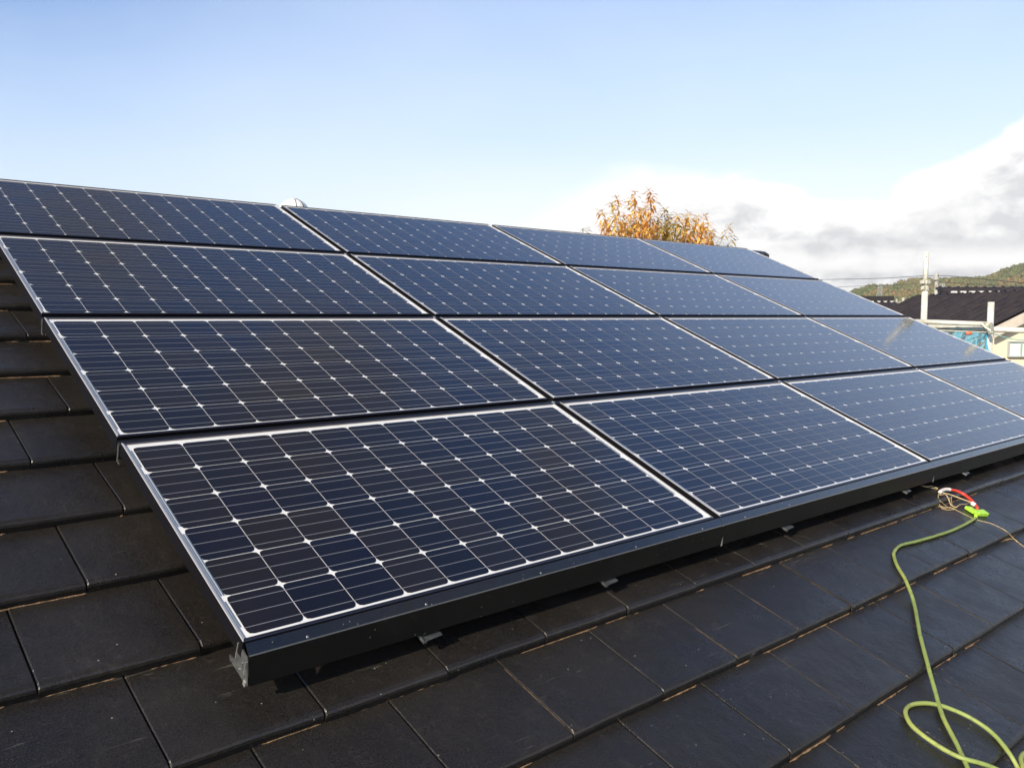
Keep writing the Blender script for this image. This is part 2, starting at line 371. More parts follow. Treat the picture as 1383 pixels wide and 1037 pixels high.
b = MB(); b.box(-4.1, URI-.01, VE+.02, VRI, -.190, -.162); child_plane(b, 'roof_underlay', MT['under'], house)
hl = Vector((0, 0, -GZ))
# far slope, ridge, gutter, walls in world axes relative to house base
rp = P(0, VRI, -.13); yr, zr = rp.y, rp.z
ep = P(0, VE, -.16); ye, ze = ep.y, ep.z
b = MB(); yb = 2*yr-ye
b.hexa([Vector(q)-Vector((0, 0, GZ)) for q in ((-4.1, yr, zr-.05), (URI, yr, zr-.05), (URI, yb, ze-.05), (-4.1, yb, ze-.05), (-4.1, yr, zr-.005), (URI, yr, zr-.005), (URI, yb, ze), (-4.1, yb, ze))])
b.build('far_roof_slope', MT['tile'], house, rnd=True)
rb = MB()
for i in range(36):
    xa = -4.1+i*.313; xb = min(xa+.330, URI+.02)
    if xa > URI: break
    for j in range(1):
        prof = [(.085*math.cos(th), .052*math.sin(th)) for th in [math.pi*q/10 for q in range(11)]]
        T = Matrix.Translation((0, yr, zr-.02-GZ+.002*(i % 2)))
        rb.prism(prof, xa, xb, T)
rb.build('ridge_cap', MT['tile'], house, rnd=True)
b = MB(); prof = [(-.10, -.06), (.10, -.06), (.10, .012), (.05, .044), (0, .052), (-.05, .044), (-.10, .012)]
b.prism(prof, URI+.022, URI+.06, Matrix.Translation((0, yr, zr-.02-GZ))); b.build('ridge_end_tile', MT['tile'], house, rnd=True)
b = MB(); b.box(-3.5, URI-.5, ye+.6, yb-.6, 0, ze-GZ+.15)
n = len(b.v); x0, x1 = -3.5, URI-.5
b.prism([(ye+.6, ze-GZ+.15), (yb-.6, ze-GZ+.15), (yr, zr-GZ-.20)], x0+.002, x1-.002)
b.build('wall', MT['plaster'], house)
b = MB(); b.tube([(-4.1, ye-.05, ze-GZ-.05), (URI, ye-.05, ze-GZ-.05)], .055, 10); b.build('gutter', MT['soffit'], house)
# ------------------------------------------------------------------ solar panels
PW, PH, GU, GV = 1.58, .8137, .0352, .0344
def frame_mesh():
    side = MB()
    prof = [(.0, -.040), (.0, -.0012), (.0012, 0), (.0055, 0), (.0055, -.0045)]
    b = MB()
    def ring(prof, mb, mi):
        for a in range(len(prof)-1):
            (d0, z0), (d1, z1) = prof[a], prof[a+1]; mb.k = mi[a]
            c = lambda d, z: [(d, d*1.5, z), (PW-d, d*1.5, z), (PW-d, PH-d*1.5, z), (d, PH-d*1.5, z)]
            A, B = c(d0, z0), c(d1, z1)
            for i in range(4):
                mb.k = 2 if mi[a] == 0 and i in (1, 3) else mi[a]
                mb.quad(A[i], A[(i+1) % 4], B[(i+1) % 4], B[i])
    ring(prof, b, [1, 0, 0, 0])
    b.k = 1; ring([(.0, -.040), (.03, -.040), (.03, -.037), (.0012, -.037)], b, [1, 1, 1])
    return b
def cells_mesh(seed):
    r = random.Random(seed); b = MB(); pu, pv, c = .1283, .1286, .1264; ch = .0128
    m0u = (PW-(11*pu+c))/2-.0010; m0v = (PH-(5*pv+c))/2-.0035
    for i in range(12):
        for j in range(6):
            u, v = m0u+i*pu, m0v+j*pv; b.cur = r.random(); z = -.0038; k = ch*.42
            b.poly([(u+ch, v, z), (u+c-ch, v, z), (u+c-k, v+k*.62, z), (u+c, v+ch, z), (u+c, v+c-ch, z), (u+c-k*.62, v+c-k*.62, z), (u+c-ch, v+c, z), (u+ch, v+c, z), (u+k*.62, v+c-k*.62, z), (u, v+c-ch, z), (u, v+ch, z), (u+k*.62, v+k*.62, z)])
    b.cur = 0
    s = MB()
    for j in range(6):
        for fr in (.17, .50, .83):
            v = m0v+j*pv+c*fr; s.box(m0u-.002, m0u+11*pu+c+.002, v-.0007, v+.0007, -.0036, -.0034)
    rb, rb2 = MB(), MB()
    for (ua, ub), segs in {(.0125, .0150): ((.045, .130), (.150, .385), (.415, .655), (.690, .775)), (.0175, .0205): ((.150, .385), (.415, .655))}.items():
        for a, e in segs:
            rb.box(ua, ub, a, e, -.0037, -.0034); rb2.box(PW-ub, PW-ua, a+.006, e-.004, -.0037, -.0034)
    return b, s, (rb, rb2)
fm = frame_mesh(); variants = [cells_mesh(11+i) for i in range(4)]
protos = []
rowname = {0: 'lowest row, above the black front trim', 1: 'second row from the bottom', 2: 'second row from the top', 3: 'top row, against the sky'}
colname = ['first from the left', 'second from the left', 'third from the left', 'fourth and farthest from the left']
def make_panel(idx):
    root = empty('solar_panel', (0, 0, 0), (AL, 0, 0))
    fm.build('frame', [MT['frame'], MT['side'], MT['lip']], root)
    bk = MB(); bk.box(.005, PW-.005, .005, PH-.005, -.010, -.0045); bk.build('backsheet', MT['back'], root)
    c, s, r_ = variants[idx]
    cc = c.build('cell_grid', MT['cell'], root, rnd=True)
    s.build('busbars', MT['bus'], cc)
    for q in r_: q.build('edge_ribbon', MT['ribbon'], root)
    return root
def copy_tree(o, parent=None):
    c = o.copy(); S.collection.objects.link(c); c.parent = parent
    for ch in [q for q in bpy.data.objects if q.parent == o]: copy_tree(ch, c)
    return c
protos = [make_panel(i) for i in range(4)]
for r_ in range(4):
    for c in range(4):
        k = (r_+c*3) % 4
        root = protos.pop(0) if protos and r_ == 0 else copy_tree(first[k])
        if r_ == 0:
            first = globals().get('first', {}) if c else {}
            first[c] = root
        root.location = P(c*(PW+GU), r_*(PH+GV), 0)
        lab = 'solar panel in the '+rowname[r_].split(',')[0]+', '+colname[c]
        if (r_, c) == (0, 0): lab = 'solar panel at the near front corner, lowest row, first from the left'
        tag(root, lab, 'solar panel', 'solar panels laid in four rows on the tiled roof')
# ------------------------------------------------------------------ mounting rack
AW = 4*PW+3*GU; AH = 4*PH+3*GV
rack = tag(empty('mounting_rack', P(0, 0, -.12), (AL, 0, 0)), 'black metal mounting rack and front trim that carries all the solar panels on the tiles', 'solar mount')
OFF = Vector((0, 0, .12))
def rk(mb, name, m, **kw): o = mb.build(name, m, rack, **kw); o.location = OFF; return o
cuts = [.006]+[c*(PW+GU)-.004 for c in range(1, 4)]+[AW+.0]
for i in range(4):
    b = MB(); a, e = cuts[i]+(.0012 if i else 0), cuts[i+1]
    prof = [(-.0004, -.0065), (-.0215, -.0195), (-.0234, -.0219), (-.045, -.080), (-.020, -.0815), (-.020, -.0795), (-.0425, -.078), (-.0215, -.024), (-.0004, -.010)]
    b.prism(prof, a, e)
    # screw heads and scratches on the upper flange
    b.mi = [0, 0]+[1]*(len(b.f)-2)
    f = rk(b, 'front_trim', [MT['black'], MT['dim_face']])
    s = MB(); nrm = Vector((0, -.52, .85)); r2 = random.Random(i)
    for u in (a+.13, a+.42+r2.uniform(-.02, .02), a+.80, a+1.18, a+1.50):
        c0 = Vector((u, -.0125-.0045, -.0140-.0028)); s.lathe(c0+nrm*.0002, [(.0001, .0016), (.0022, .0014), (.0034, .0002)], 10, nrm)
    q = s.build('screw', MT['galv'], f)
    if i:
        b = MB(); uu = cuts[i]
        b.poly([(uu-.0004, -.0375, -.055), (uu+.0004, -.0462, -.0835), (uu-.013+.004, -.0462, -.0835)]); 
        b.poly([(uu-.0004, -.0375-.0008, -.055), (uu-.009, -.0470, -.0835), (uu+.0004, -.0470, -.0835)])
        b.box(uu-.0004, uu+.0008, -.0246, -.0236, -.0245, -.0215)
        rk(b, 'joint_plate', MT['silver'])
for r_ in range(3):
    v = r_*(PH+GV)+PH
    b = MB(); b.prism([(v+.003, -.014), (v+.003, -.011), (v+.008, -.0085), (v+GV-.008, -.0085), (v+GV-.003, -.011), (v+GV-.003, -.03), (v+.003, -.03)], .001, AW-.001)
    rk(b, 'row_cover', MT['cover'])
    b = MB(); b.box(-.0035, -.0015, v+.004, v+.012, -.058, -.012); b.box(-.0035, -.0015, v-.010, v+.012, -.062, -.058); b.box(-.0045, .004, v+.0105, v+.0135, -.030, -.010)
    rk(b, 'end_hook', MT['galv'])
for c in range(1, 4):
    u = c*(PW+GU)-GU
    for r_ in range(4):
        v = r_*(PH+GV); b = MB(); b.box(u+.004, u+GU-.004, v+.002, v+PH-.002, -.030, -.020); rk(b, 'column_cover', MT['cover'])
    for r_ in range(3):
        v = r_*(PH+GV)+PH; b = MB(); b.box(u+.010, u+.016, v+.006, v+.018, -.009, -.004); b.tube([(u+.020, v+.012, -.0085), (u+.020, v+.012, -.0045)], .003, 8); rk(b, 'clamp', MT['silver'])
for i, u in enumerate((.455, 1.076, 2.015, 2.966, 3.603, 4.55, 5.2, 6.1)):
    b = MB(); b.box(u-.02, u+.02, -.018, AH-.02, -.078, -.041); rk(b, 'rail', MT['black'])
    b = MB(); w = .031
    b.hexa([(u-w, -.060, -.090), (u+w*.8, -.056, -.089), (u+w, .03, -.090), (u-w, .03, -.092), (u-w, -.060, -.0885), (u+w*.8, -.056, -.0875), (u+w, .03, -.0875), (u-w, .03, -.0895)])
    b.box(u-w-.002, u-w, -.0610, .03, -.092, -.084); b.box(u-w-.002, u-w+.007, -.0625, -.060, -.0925, -.0865)
    rk(b, 'rail_foot', MT['galv'])
    b = MB()
    for v in (.12, 1.0, 1.9, 2.8): b.box(u-.03, u+.03, v, v+.09, -.158, -.0785)
    rk(b, 'roof_bracket', MT['galv'])
# galvanised end plate at the front left corner
pl = [(.0174, -.018), (-.0205, -.0225), (-.0265, -.034), (-.0425, -.079), (-.030, -.0795), (.043, -.083), (.048, -.074), (.026, -.066), (.0215, -.057), (.0165, -.056)]
b = MB(); b.prism(pl, .0005, .0035); 
for v, z in ((-.012, -.045), (-.022, -.060), (-.004, -.068), (.034, -.0765)): b.tube([(.0015, v, z), (-.0022, v, z)], .0024, 8)
rk(b, 'end_plate', MT['galv'])
b = MB(); b.box(-.0022, .0002, -.040, -.030, -.083, -.072); b.box(-.003, .002, -.0292, -.0275, -.060, -.028); b.box(-.002, .0, .016, .018, -.055, -.016); rk(b, 'plate_edge', MT['silver'])
# ------------------------------------------------------------------ hose with connector, twine
HR = .0060
def onroof(px, py, r_, lift=0.0):
    n = -.13
    for _ in range(4):
        u, v = hitroof(px, py, n+r_); n = tile_top(v)
    return P(u, v, n+r_+lift)
s1 = [(1317, 700.5, .004), (1308, 705.5), (1298.7, 710.5), (1284, 717), (1269, 722), (1252, 727), (1235.4, 731.6), (1222, 734.5), (1213, 738.5), (1207.5, 745.5), (1207.5, 752), (1211, 762), (1220.7, 779), (1228, 794), (1234, 812), (1237.5, 827.7), (1241.7, 853), (1250.2, 886.7), (1260.7, 924.7), (1273.4, 966.8), (1290.2, 1000.6), (1307, 1037), (1325, 1085), (1350, 1130), (1385, 1150), (1420, 1130), (1400, 1085), (1365, 1055), (1328, 1037), (1294.5, 1021.7), (1260.7, 1002.7), (1236, 984), (1225, 969), (1223, 959), (1229, 952.5), (1240, 949.5), (1256, 949.5), (1277.6, 954.5), (1311, 969), (1341, 990), (1362, 1015), (1375, 1037), (1386, 1062), (1398, 1062), (1400, 1040), (1390, 1024), (1381, 1021), (1376, 1027), (1378, 1040), (1395, 1090)]
pts = []
for i, p in enumerate(s1):
    over = .012 if i in (44, 45, 46, 47, 48) or 27 <= i <= 28 else 0
    pts.append(onroof(p[0], p[1], HR, (p[2] if len(p) > 2 else 0)+over))
hp = smoothpath(pts, 6)
# lift anything that would sink through a tile step
nv = Vector((0, -SA, CA)); fixed = []; need_h = []
for p in hp:
    v = p.y*CA+p.z*SA; n_ = p.dot(nv); need = max(tile_top(v+d) for d in (-.012, -.006, 0, .006, .012))+HR*.95
    fixed.append(p); need_h.append(max(need, n_))
hn = [p.dot(nv) for p in fixed]; h2 = [max(need_h[max(0, i-3):i+4]) for i in range(len(hn))]
for _ in range(8): h2 = [h2[0]]+[(h2[i-1]+h2[i]*2+h2[i+1])/4 for i in range(1, len(h2)-1)]+[h2[-1]]
sm = []
for p, a_, c_ in zip(fixed, hn, h2):
    q_ = CAM+(p-CAM)*((c_-CAM.dot(nv))/(a_-CAM.dot(nv))); sm.append(q_)
for _ in range(2): sm = [sm[0]]+[(sm[i-1]+sm[i]*2+sm[i+1])/4 for i in range(1, len(sm)-1)]+[sm[-1]]
sm = [p+Vector((.0012*noise.noise(p*18), .0012*noise.noise(p*18+Vector((9, 2, 1))), 0)) for p in sm]
b = MB(); b.tube(sm, [HR*(1+.07*noise.noise(p*30)) for p in sm], 12)
hose = empty('hose', pts[0]); tag(hose, 'thin yellow-green hose winding down the tiles in a loop', 'hose')
o = b.build('tube', MT['hose'], hose, smooth=True); o.location = -pts[0]
c0 = pts[0]
b = MB()
ex = RT.normalized(); ey = P(0, 1, 0).normalized(); ez = nv
def loc(x, y, z): return c0 + (ex*x+ey*y)*1.0 + ez*(z+.002)
# winged lime connector (two tabs either side of a barrel)
B = at
def wing(pa, pb, w, h, mb):
    d = (pb-pa).normalized(); s_ = ez.cross(d).normalized()
    mb.hexa([pa-s_*w, pb-s_*w*1.15, pb+s_*w*1.15, pa+s_*w, pa-s_*w+ez*h, pb-s_*w*1.15+ez*h*1.1, pb+s_*w*1.15+ez*h*1.1, pa+s_*w+ez*h])
k = [onroof(x, y, .004) for x, y in ((1317.5, 694.5), (1306, 687), (1330, 694.5), (1317, 700), (1318.5, 686))]
wing(k[0], k[1], .0150, .014, b); wing(k[0], k[2], .0150, .015, b); 
conn = b.build('connector', MT['lime'], hose); conn.location = -pts[0]
mod = conn.modifiers.new('b', 'BEVEL'); mod.width = .002; mod.segments = 2
b = MB(); b.tube([k[3]+ez*.004, k[0]+ez*.008, k[4]+ez*.007], [.0062, .0085, .0075], 12); q = b.build('collar', MT['lime'], hose, smooth=True); q.location = -pts[0]
def airpath(pp, n0, n1, k_=6):
    out = []
    for i, (x, y) in enumerate(pp):
        u, v = hitroof(x, y, n0+(n1-n0)*i/max(1, len(pp)-1)); out.append(P(u, v, n0+(n1-n0)*i/max(1, len(pp)-1)))
    return smoothpath(out, k_)
# red strap with white tape ends and straw coloured twine
def roofpath(pp, r_, lifts=None): return smoothpath([onroof(x, y, r_, (lifts[i] if lifts else 0)) for i, (x, y) in enumerate(pp)], 6)
strap = empty('red_strap', onroof(1283, 661, .006)); tag(strap, 'curved red rubber lead with white taped end, joined to the lime hose connector', 'strap')
sl0 = Vector(strap.location)
b = MB(); b.tube(airpath([(1283, 661), (1292, 663), (1301, 667), (1309, 673), (1316, 680), (1320.5, 687)], -.108, -.118), .0072, 10); q = b.build('strap_body', MT['red'], strap, smooth=True); q.location = -sl0
b = MB(); b.tube(airpath([(1269.5, 664.5), (1273, 662), (1278, 660.8), (1283, 661)], -.108, -.108), .0082, 10)
b.tube(airpath([(1312, 679), (1317, 682)], -.112, -.113), .0092, 10)
q = b.build('tape', MT['tape'], strap, smooth=True); q.location = -sl0
rt = random.Random(5)
def twine(name, label, strands):
    b = MB(); o = None
    for pp, r_, l_ in strands: b.tube(airpath(pp, -.110, -.112) if l_ == 'air' else roofpath(pp, r_, l_), r_, 6)
    return tag(b.build(name, MT['raffia'], None, smooth=True), label, 'twine')
twine('twine', 'pale straw twine looped under the red lead and frayed at its end', [
    ([(1243, 657), (1250, 658.5), (1258, 658), (1266, 661)], .0022, [.006]*4), ([(1245, 658), (1256, 660), (1266, 662)], .0016, [.006]*3),
    ([(1268, 664), (1284, 668), (1300, 674), (1314, 679)], .0030, 'air'), ([(1268, 664), (1267, 671), (1273, 678), (1283, 685), (1291, 688)], .0022, [.012]*5),
    ([(1266, 669), (1272, 678), (1284, 687)], .0015, [.008]*3), ([(1291, 687), (1296, 684), (1304, 683.5), (1311, 680)], .0020, [.012]*4),
    ([(1289, 689), (1280, 686), (1265, 683.5)], .0016, [.004]*3), ([(1290, 688), (1278, 688), (1266, 685)], .0014, [.006]*3), ([(1291, 688), (1281, 689.5), (1271, 687)], .0014, [.003]*3),
    ([(1289, 687), (1283, 683), (1279, 679)], .0010, [.004]*3), ([(1288, 687), (1285, 681), (1281, 677)], .0010, [.004]*3)])
twine('twine', 'long thin tan twine running from the connector to the right frame edge', [
    ([(1284, 685), (1296, 691), (1308, 697), (1320, 702), (1336, 706), (1348, 711), (1360, 718), (1371, 729), (1385, 740), (1400, 752), (1420, 765)], .0017, None),
    ([(1362, 722), (1370, 728), (1378, 735)], .0012, None)])
# ------------------------------------------------------------------ roof vent dome beyond the ridge
dv = 7.2; c = at(397, 285, dv); rad = .13
vent = tag(empty('roof_vent', (c.x, c.y, c.z-.9)), 'small white rounded dome with a dark slit, peeping over the top edge of the panels', 'roof vent')
tocam = (CAM-c); tocam.z = 0; tocam.normalize(); side = Vector((tocam.y, -tocam.x, 0))
b = MB(); hole = []
b.lathe((0, 0, .9-.02), [(rad*.92, -.05), (rad, -.045), (rad, 0)]+[(rad*math.cos(R(a)), rad*.94*math.sin(R(a))) for a in range(10, 90, 10)]+[(.001, rad*.94)], 32)
b.build('dome_cap', MT['white'], vent, smooth=True)
b = MB(); b.tube([(0, 0, 0), (0, 0, .86)], .06, 16); b.build('vent_pipe', MT['white'], vent, smooth=True)
b = MB(); b.lathe((0, 0, 0), [(rad*1.008*math.cos(R(a)), 0) for a in (0,)], 3)
b = MB()
def meridian(theta, w0):
    ax = side*math.cos(theta) + tocam*math.sin(theta)
    pa = [];
    for a in range(0, 80, 6):
        p = ax*rad*1.004*math.cos(R(a))+Vector((0, 0, .88+rad*.945*math.sin(R(a)))); pa.append(p)
    b.tube(pa, w0, 5)
meridian(R(100), .0028); meridian(R(132), .0036)
b.build('slit', MT['wire'], vent)
# ------------------------------------------------------------------ scaffold at the verge
sc = at(1250, 436, 7.75); scaf = tag(empty('scaffold', (sc.x, sc.y, GZ)), 'galvanised pipe scaffold standing at the far right edge of the roof', 'scaffold')
so_ = -Vector(scaf.location)
def sp_(mb, name, m, **kw): o = mb.build(name, m, scaf, **kw); o.location = so_; return o
p1 = at(1247.5, 436, 7.75); p2 = at(1337, 445, 7.35)
zt1 = at(1252, 341, 7.75).z; zj1 = at(1250, 385, 7.75).z
b = MB(); b.tube([(p1.x, p1.y, GZ), (p1.x, p1.y, zj1+.02)], .0270, 16); b.tube([(p1.x, p1.y, zj1), (p1.x, p1.y, zt1)], .0215, 16)
sp_(b, 'upright', MT['pipe'], smooth=True)
b = MB(); hq = at(1250, 347, 7.75); fr = (CAM-hq).normalized(); b.tube([Vector((p1.x, p1.y, hq.z))+fr*.018, Vector((p1.x, p1.y, hq.z))+fr*.0222], .006, 8); sp_(b, 'pin_hole', MT['wire'])
zt2 = at(1337, 408, 7.35).z
b = MB(); b.tube([(p2.x, p2.y, GZ), (p2.x, p2.y, zt2)], .0262, 16); sp_(b, 'upright', MT['pipe'], smooth=True)
b = MB(); b.tube([(p2.x, p2.y, zt2-.02), (p2.x, p2.y, zt2+.0015)], .0215, 16); sp_(b, 'pin_hole', MT['wire'], smooth=True)
# flange coupler on the tall upright
b = MB(); z = zj1
b.lathe((p1.x, p1.y, z), [(.0275, -.055), (.036, -.05), (.036, -.01), (.030, -.005), (.030, .005), (.050, .008), (.050, .042), (.028, .048), (.0275, .048)], 20)
b.box(p1.x-.065, p1.x+.03, p1.y-.02, p1.y+.02, z+.010, z+.040); b.box(p1.x+.03, p1.x+.062, p1.y-.030, p1.y+.0, z+.006, z+.040)
b.box(p1.x-.045, p1.x+.02, p1.y-.018, p1.y+.018, z-.045, z-.012)
sp_(b, 'coupler', MT['clamp'])
def pipe(a, c, r_, name='ledger'):
    b = MB(); b.tube([a, c], r_, 14); return sp_(b, name, MT['pipe'], smooth=True)
pipe(at(1236, 434.0, 7.72), at(1334, 437.8, 7.36), .0215)
ca = at(1291, 436.2, 7.52); b = MB(); b.tube([at(1289, 436.0, 7.53), at(1294, 436.3, 7.51)], .0228, 14); sp_(b, 'sleeve', MT['clamp'], smooth=True)
pipe(at(1225, 440.0, 7.95), at(1460, 449.5, 6.95), .0243)
k2 = at(1334, 441, 7.33); b = MB(); b.lathe(k2, [(.030, -.045), (.038, -.04), (.038, .03), (.030, .036)], 14)
b.box(k2.x-.055, k2.x+.01, k2.y-.03, k2.y+.01, k2.z-.02, k2.z+.012, None); b.tube([k2+Vector((-.06, -.02, .01)), k2+Vector((.02, -.02, .01))], .008, 8)
b.tube([at(1326, 437, 7.28), at(1331, 442, 7.26), at(1338, 447, 7.24)], .012, 8); b.tube([at(1336, 449, 7.22), at(1340, 449.5, 7.22)], .016, 8)
sp_(b, 'coupler', MT['clamp'])
# board decks under the rails (seen only from the side)
b = MB(); dd = (p2-p1); dd.z = 0; dn = dd.normalized(); pn = Vector((dn.y, -dn.x, 0))
q0 = p1-dn*1.2; q1 = p2+dn*1.2
zb = -1.6
b.hexa([Vector((q.x, q.y, zb))+pn*w for q, w in ((q0, .03), (q1, .03), (q1, .43), (q0, .43))]+[Vector((q.x, q.y, zb+.04))+pn*w for q, w in ((q0, .03), (q1, .03), (q1, .43), (q0, .43))]); sp_(b, 'deck_board', MT['galv'])
for zz in (-1.65,):
    pipe(Vector((q0.x, q0.y, zz)), Vector((q1.x, q1.y, zz)), .0243)
# small orange cap on the rail
oc = at(1308.5, 450.0, 7.30); b = MB(); b.tube([oc-RT*.026, oc-RT*.010, oc+RT*.012, oc+RT*.026], [.008, .016, .017, .009], 12)
tag(b.build('rail_cap', MT['orange'], None, smooth=True), 'small orange plastic cap under the scaffold rail beside the blue net', 'cap')
# blue safety net hanging behind the rail
def net():
    b = MB(); A = [(1262, 446.5), (1338, 449.5)]; nu, nvv = 64, 34; r_ = random.Random(2); d0 = 7.62
    def q(i, j):
        x = 1250+(1337.5-1250)*i/nu; y = 447.0+(x-1262)*.035+j*1.62
        dd_ = 7.78-(x-1250)/87*.36+.05*math.sin(i*.33+j*.10)+.03*math.sin(i*.8+j*.3)
        return at(x+1.2*math.sin(j*.35+i*.08), y, dd_)
    for i in range(nu+1):
        for j in range(nvv):
            if i < nu: 
                pass
            b.tube([q(i, j), q(i, j+1)], .0030 if i < nu-1 else .0035, 3, cap=False)
    for j in range(nvv+1):
        for i in range(nu):
            b.tube([q(i, j), q(i+1, j)], .0030 if j else .004, 3, cap=False)
    # folded bunched edge
    for k_ in range(5): b.tube(smoothpath([at(1337.5-k_*1.3, 449, 7.33), at(1336.5-k_*1.2, 460, 7.35), at(1337.2-k_*1.4, 475, 7.34), at(1336.8-k_*1.1, 505, 7.33)], 4), .0035, 4)
    for (xa, ya, xb, yb_) in ((1330, 452, 1300, 470), (1334, 451, 1303, 472), (1326, 451, 1292, 463), (1315, 451, 1278, 455)):
        b.tube(smoothpath([at(xa, ya, 7.36), at((xa+xb)/2, (ya+yb_)/2+2, 7.45), at(xb, yb_, 7.55)], 5), .004, 4)
    return b
tag(net().build('safety_net', MT['net'], None), 'blue mesh safety net hanging below the scaffold rail', 'net')
b = MB(); b.tube(smoothpath([at(1337, 446, 7.25), at(1342, 450, 7.22), at(1352, 454, 7.18), at(1366, 457.6, 7.12), at(1383, 459.3, 7.05), at(1402, 458, 7.0), at(1430, 452, 6.95)], 6), .0042, 6)
b.tube(smoothpath([at(1333, 440, 7.27), at(1336, 444, 7.25), at(1334, 448, 7.25), at(1338, 450, 7.24)], 5), .005, 6)
tag(b.build('rope', MT['rope'], None, smooth=True), 'thin teal rope sagging from the short scaffold pole to the right', 'rope')
# ------------------------------------------------------------------ ground
def grid(name, x0, x1, y0, y1, z, m, kind='structure'):
    b = MB(); b.quad((x0, y0, z), (x1, y0, z), (x1, y1, z), (x0, y1, z)); return tag(b.build(name, m, None), None, None, None, kind)
MT['ground'] = mat('ground', (.10, .11, .05), .95, col2=(.16, .13, .085), vscale=.08)
grid('ground', -2500, 2500, -2500, 2500, GZ, MT['ground'])
# a street running past the houses
def strip(name, a, c, w, z, m):
    d = (c-a).normalized(); n_ = Vector((-d.y, d.x, 0))*w; b = MB()
    b.quad(a-n_+Vector((0, 0, z-a.z)), c-n_+Vector((0, 0, z-c.z)), c+n_+Vector((0, 0, z-c.z)), a+n_+Vector((0, 0, z-a.z)))
    return tag(b.build(name, m, None), None, None, None, 'structure')
strip('road', Vector((11, -80, GZ)), Vector((11, 120, GZ)), 2.2, GZ+.004, MT['road'])
# ------------------------------------------------------------------ neighbour houses
def pantile_plane(mb, a, b_, c, d, n_):
    """ridge a-b_, eave d-c ; wavy pantile surface with n_ rolls between"""
    a, b_, c, d = map(Vector, (a, b_, c, d)); nn = (b_-a).cross(d-a).normalized()
    if nn.z < 0: nn = -nn
    per = 6; rows = max(3, int((d-a).length/.28)); base = len(mb.v); cols = n_*per+1
    for j in range(rows*2):
        f = (j//2 + (0 if j % 2 == 0 else .999))/rows; lift = .004 if j % 2 else 0
        for i in range(cols):
            s_ = i/(cols-1); p = a.lerp(b_, s_).lerp(d.lerp(c, s_), min(f, 1)); w = .045*math.sin(2*math.pi*i/per)+(.018 if (i % per) < 2 else 0)
            mb.v.append(tuple(p+nn*(w+lift)))
    for j in range(rows*2-1):
        for i in range(cols-1): mb.face((base+j*cols+i, base+j*cols+i+1, base+(j+1)*cols+i+1, base+(j+1)*cols+i))
def window_part(parent, c, ux, w, h, out):
    """window centred at c (world), ux horizontal unit, out = outward unit"""
    up = Vector((0, 0, 1)); o_ = -Vector(parent.location)
    T = Matrix((ux, out, up)).transposed().to_4x4(); T.translation = c
    b = MB(); t_ = .024
    b.box(-w/2, w/2, .0, .05, h/2-t_, h/2, T); b.box(-w/2, w/2, .0, .07, -h/2, -h/2+t_, T); b.box(-w/2, -w/2+t_, 0, .05, -h/2+t_, h/2-t_, T); b.box(w/2-t_, w/2, 0, .05, -h/2+t_, h/2-t_, T); b.box(-t_/2, t_/2, 0, .045, -h/2+t_, h/2-t_, T)
    wn = b.build('window', MT['alu'], parent); wn.location = o_
    b = MB(); b.box(-w/2+t_, -t_/2, .005, .02, -h/2+t_, h/2-t_, T); b.box(t_/2, w/2-t_, .005, .02, -h/2+t_, h/2-t_, T); g = b.build('pane', MT['glass'], wn)
    return wn
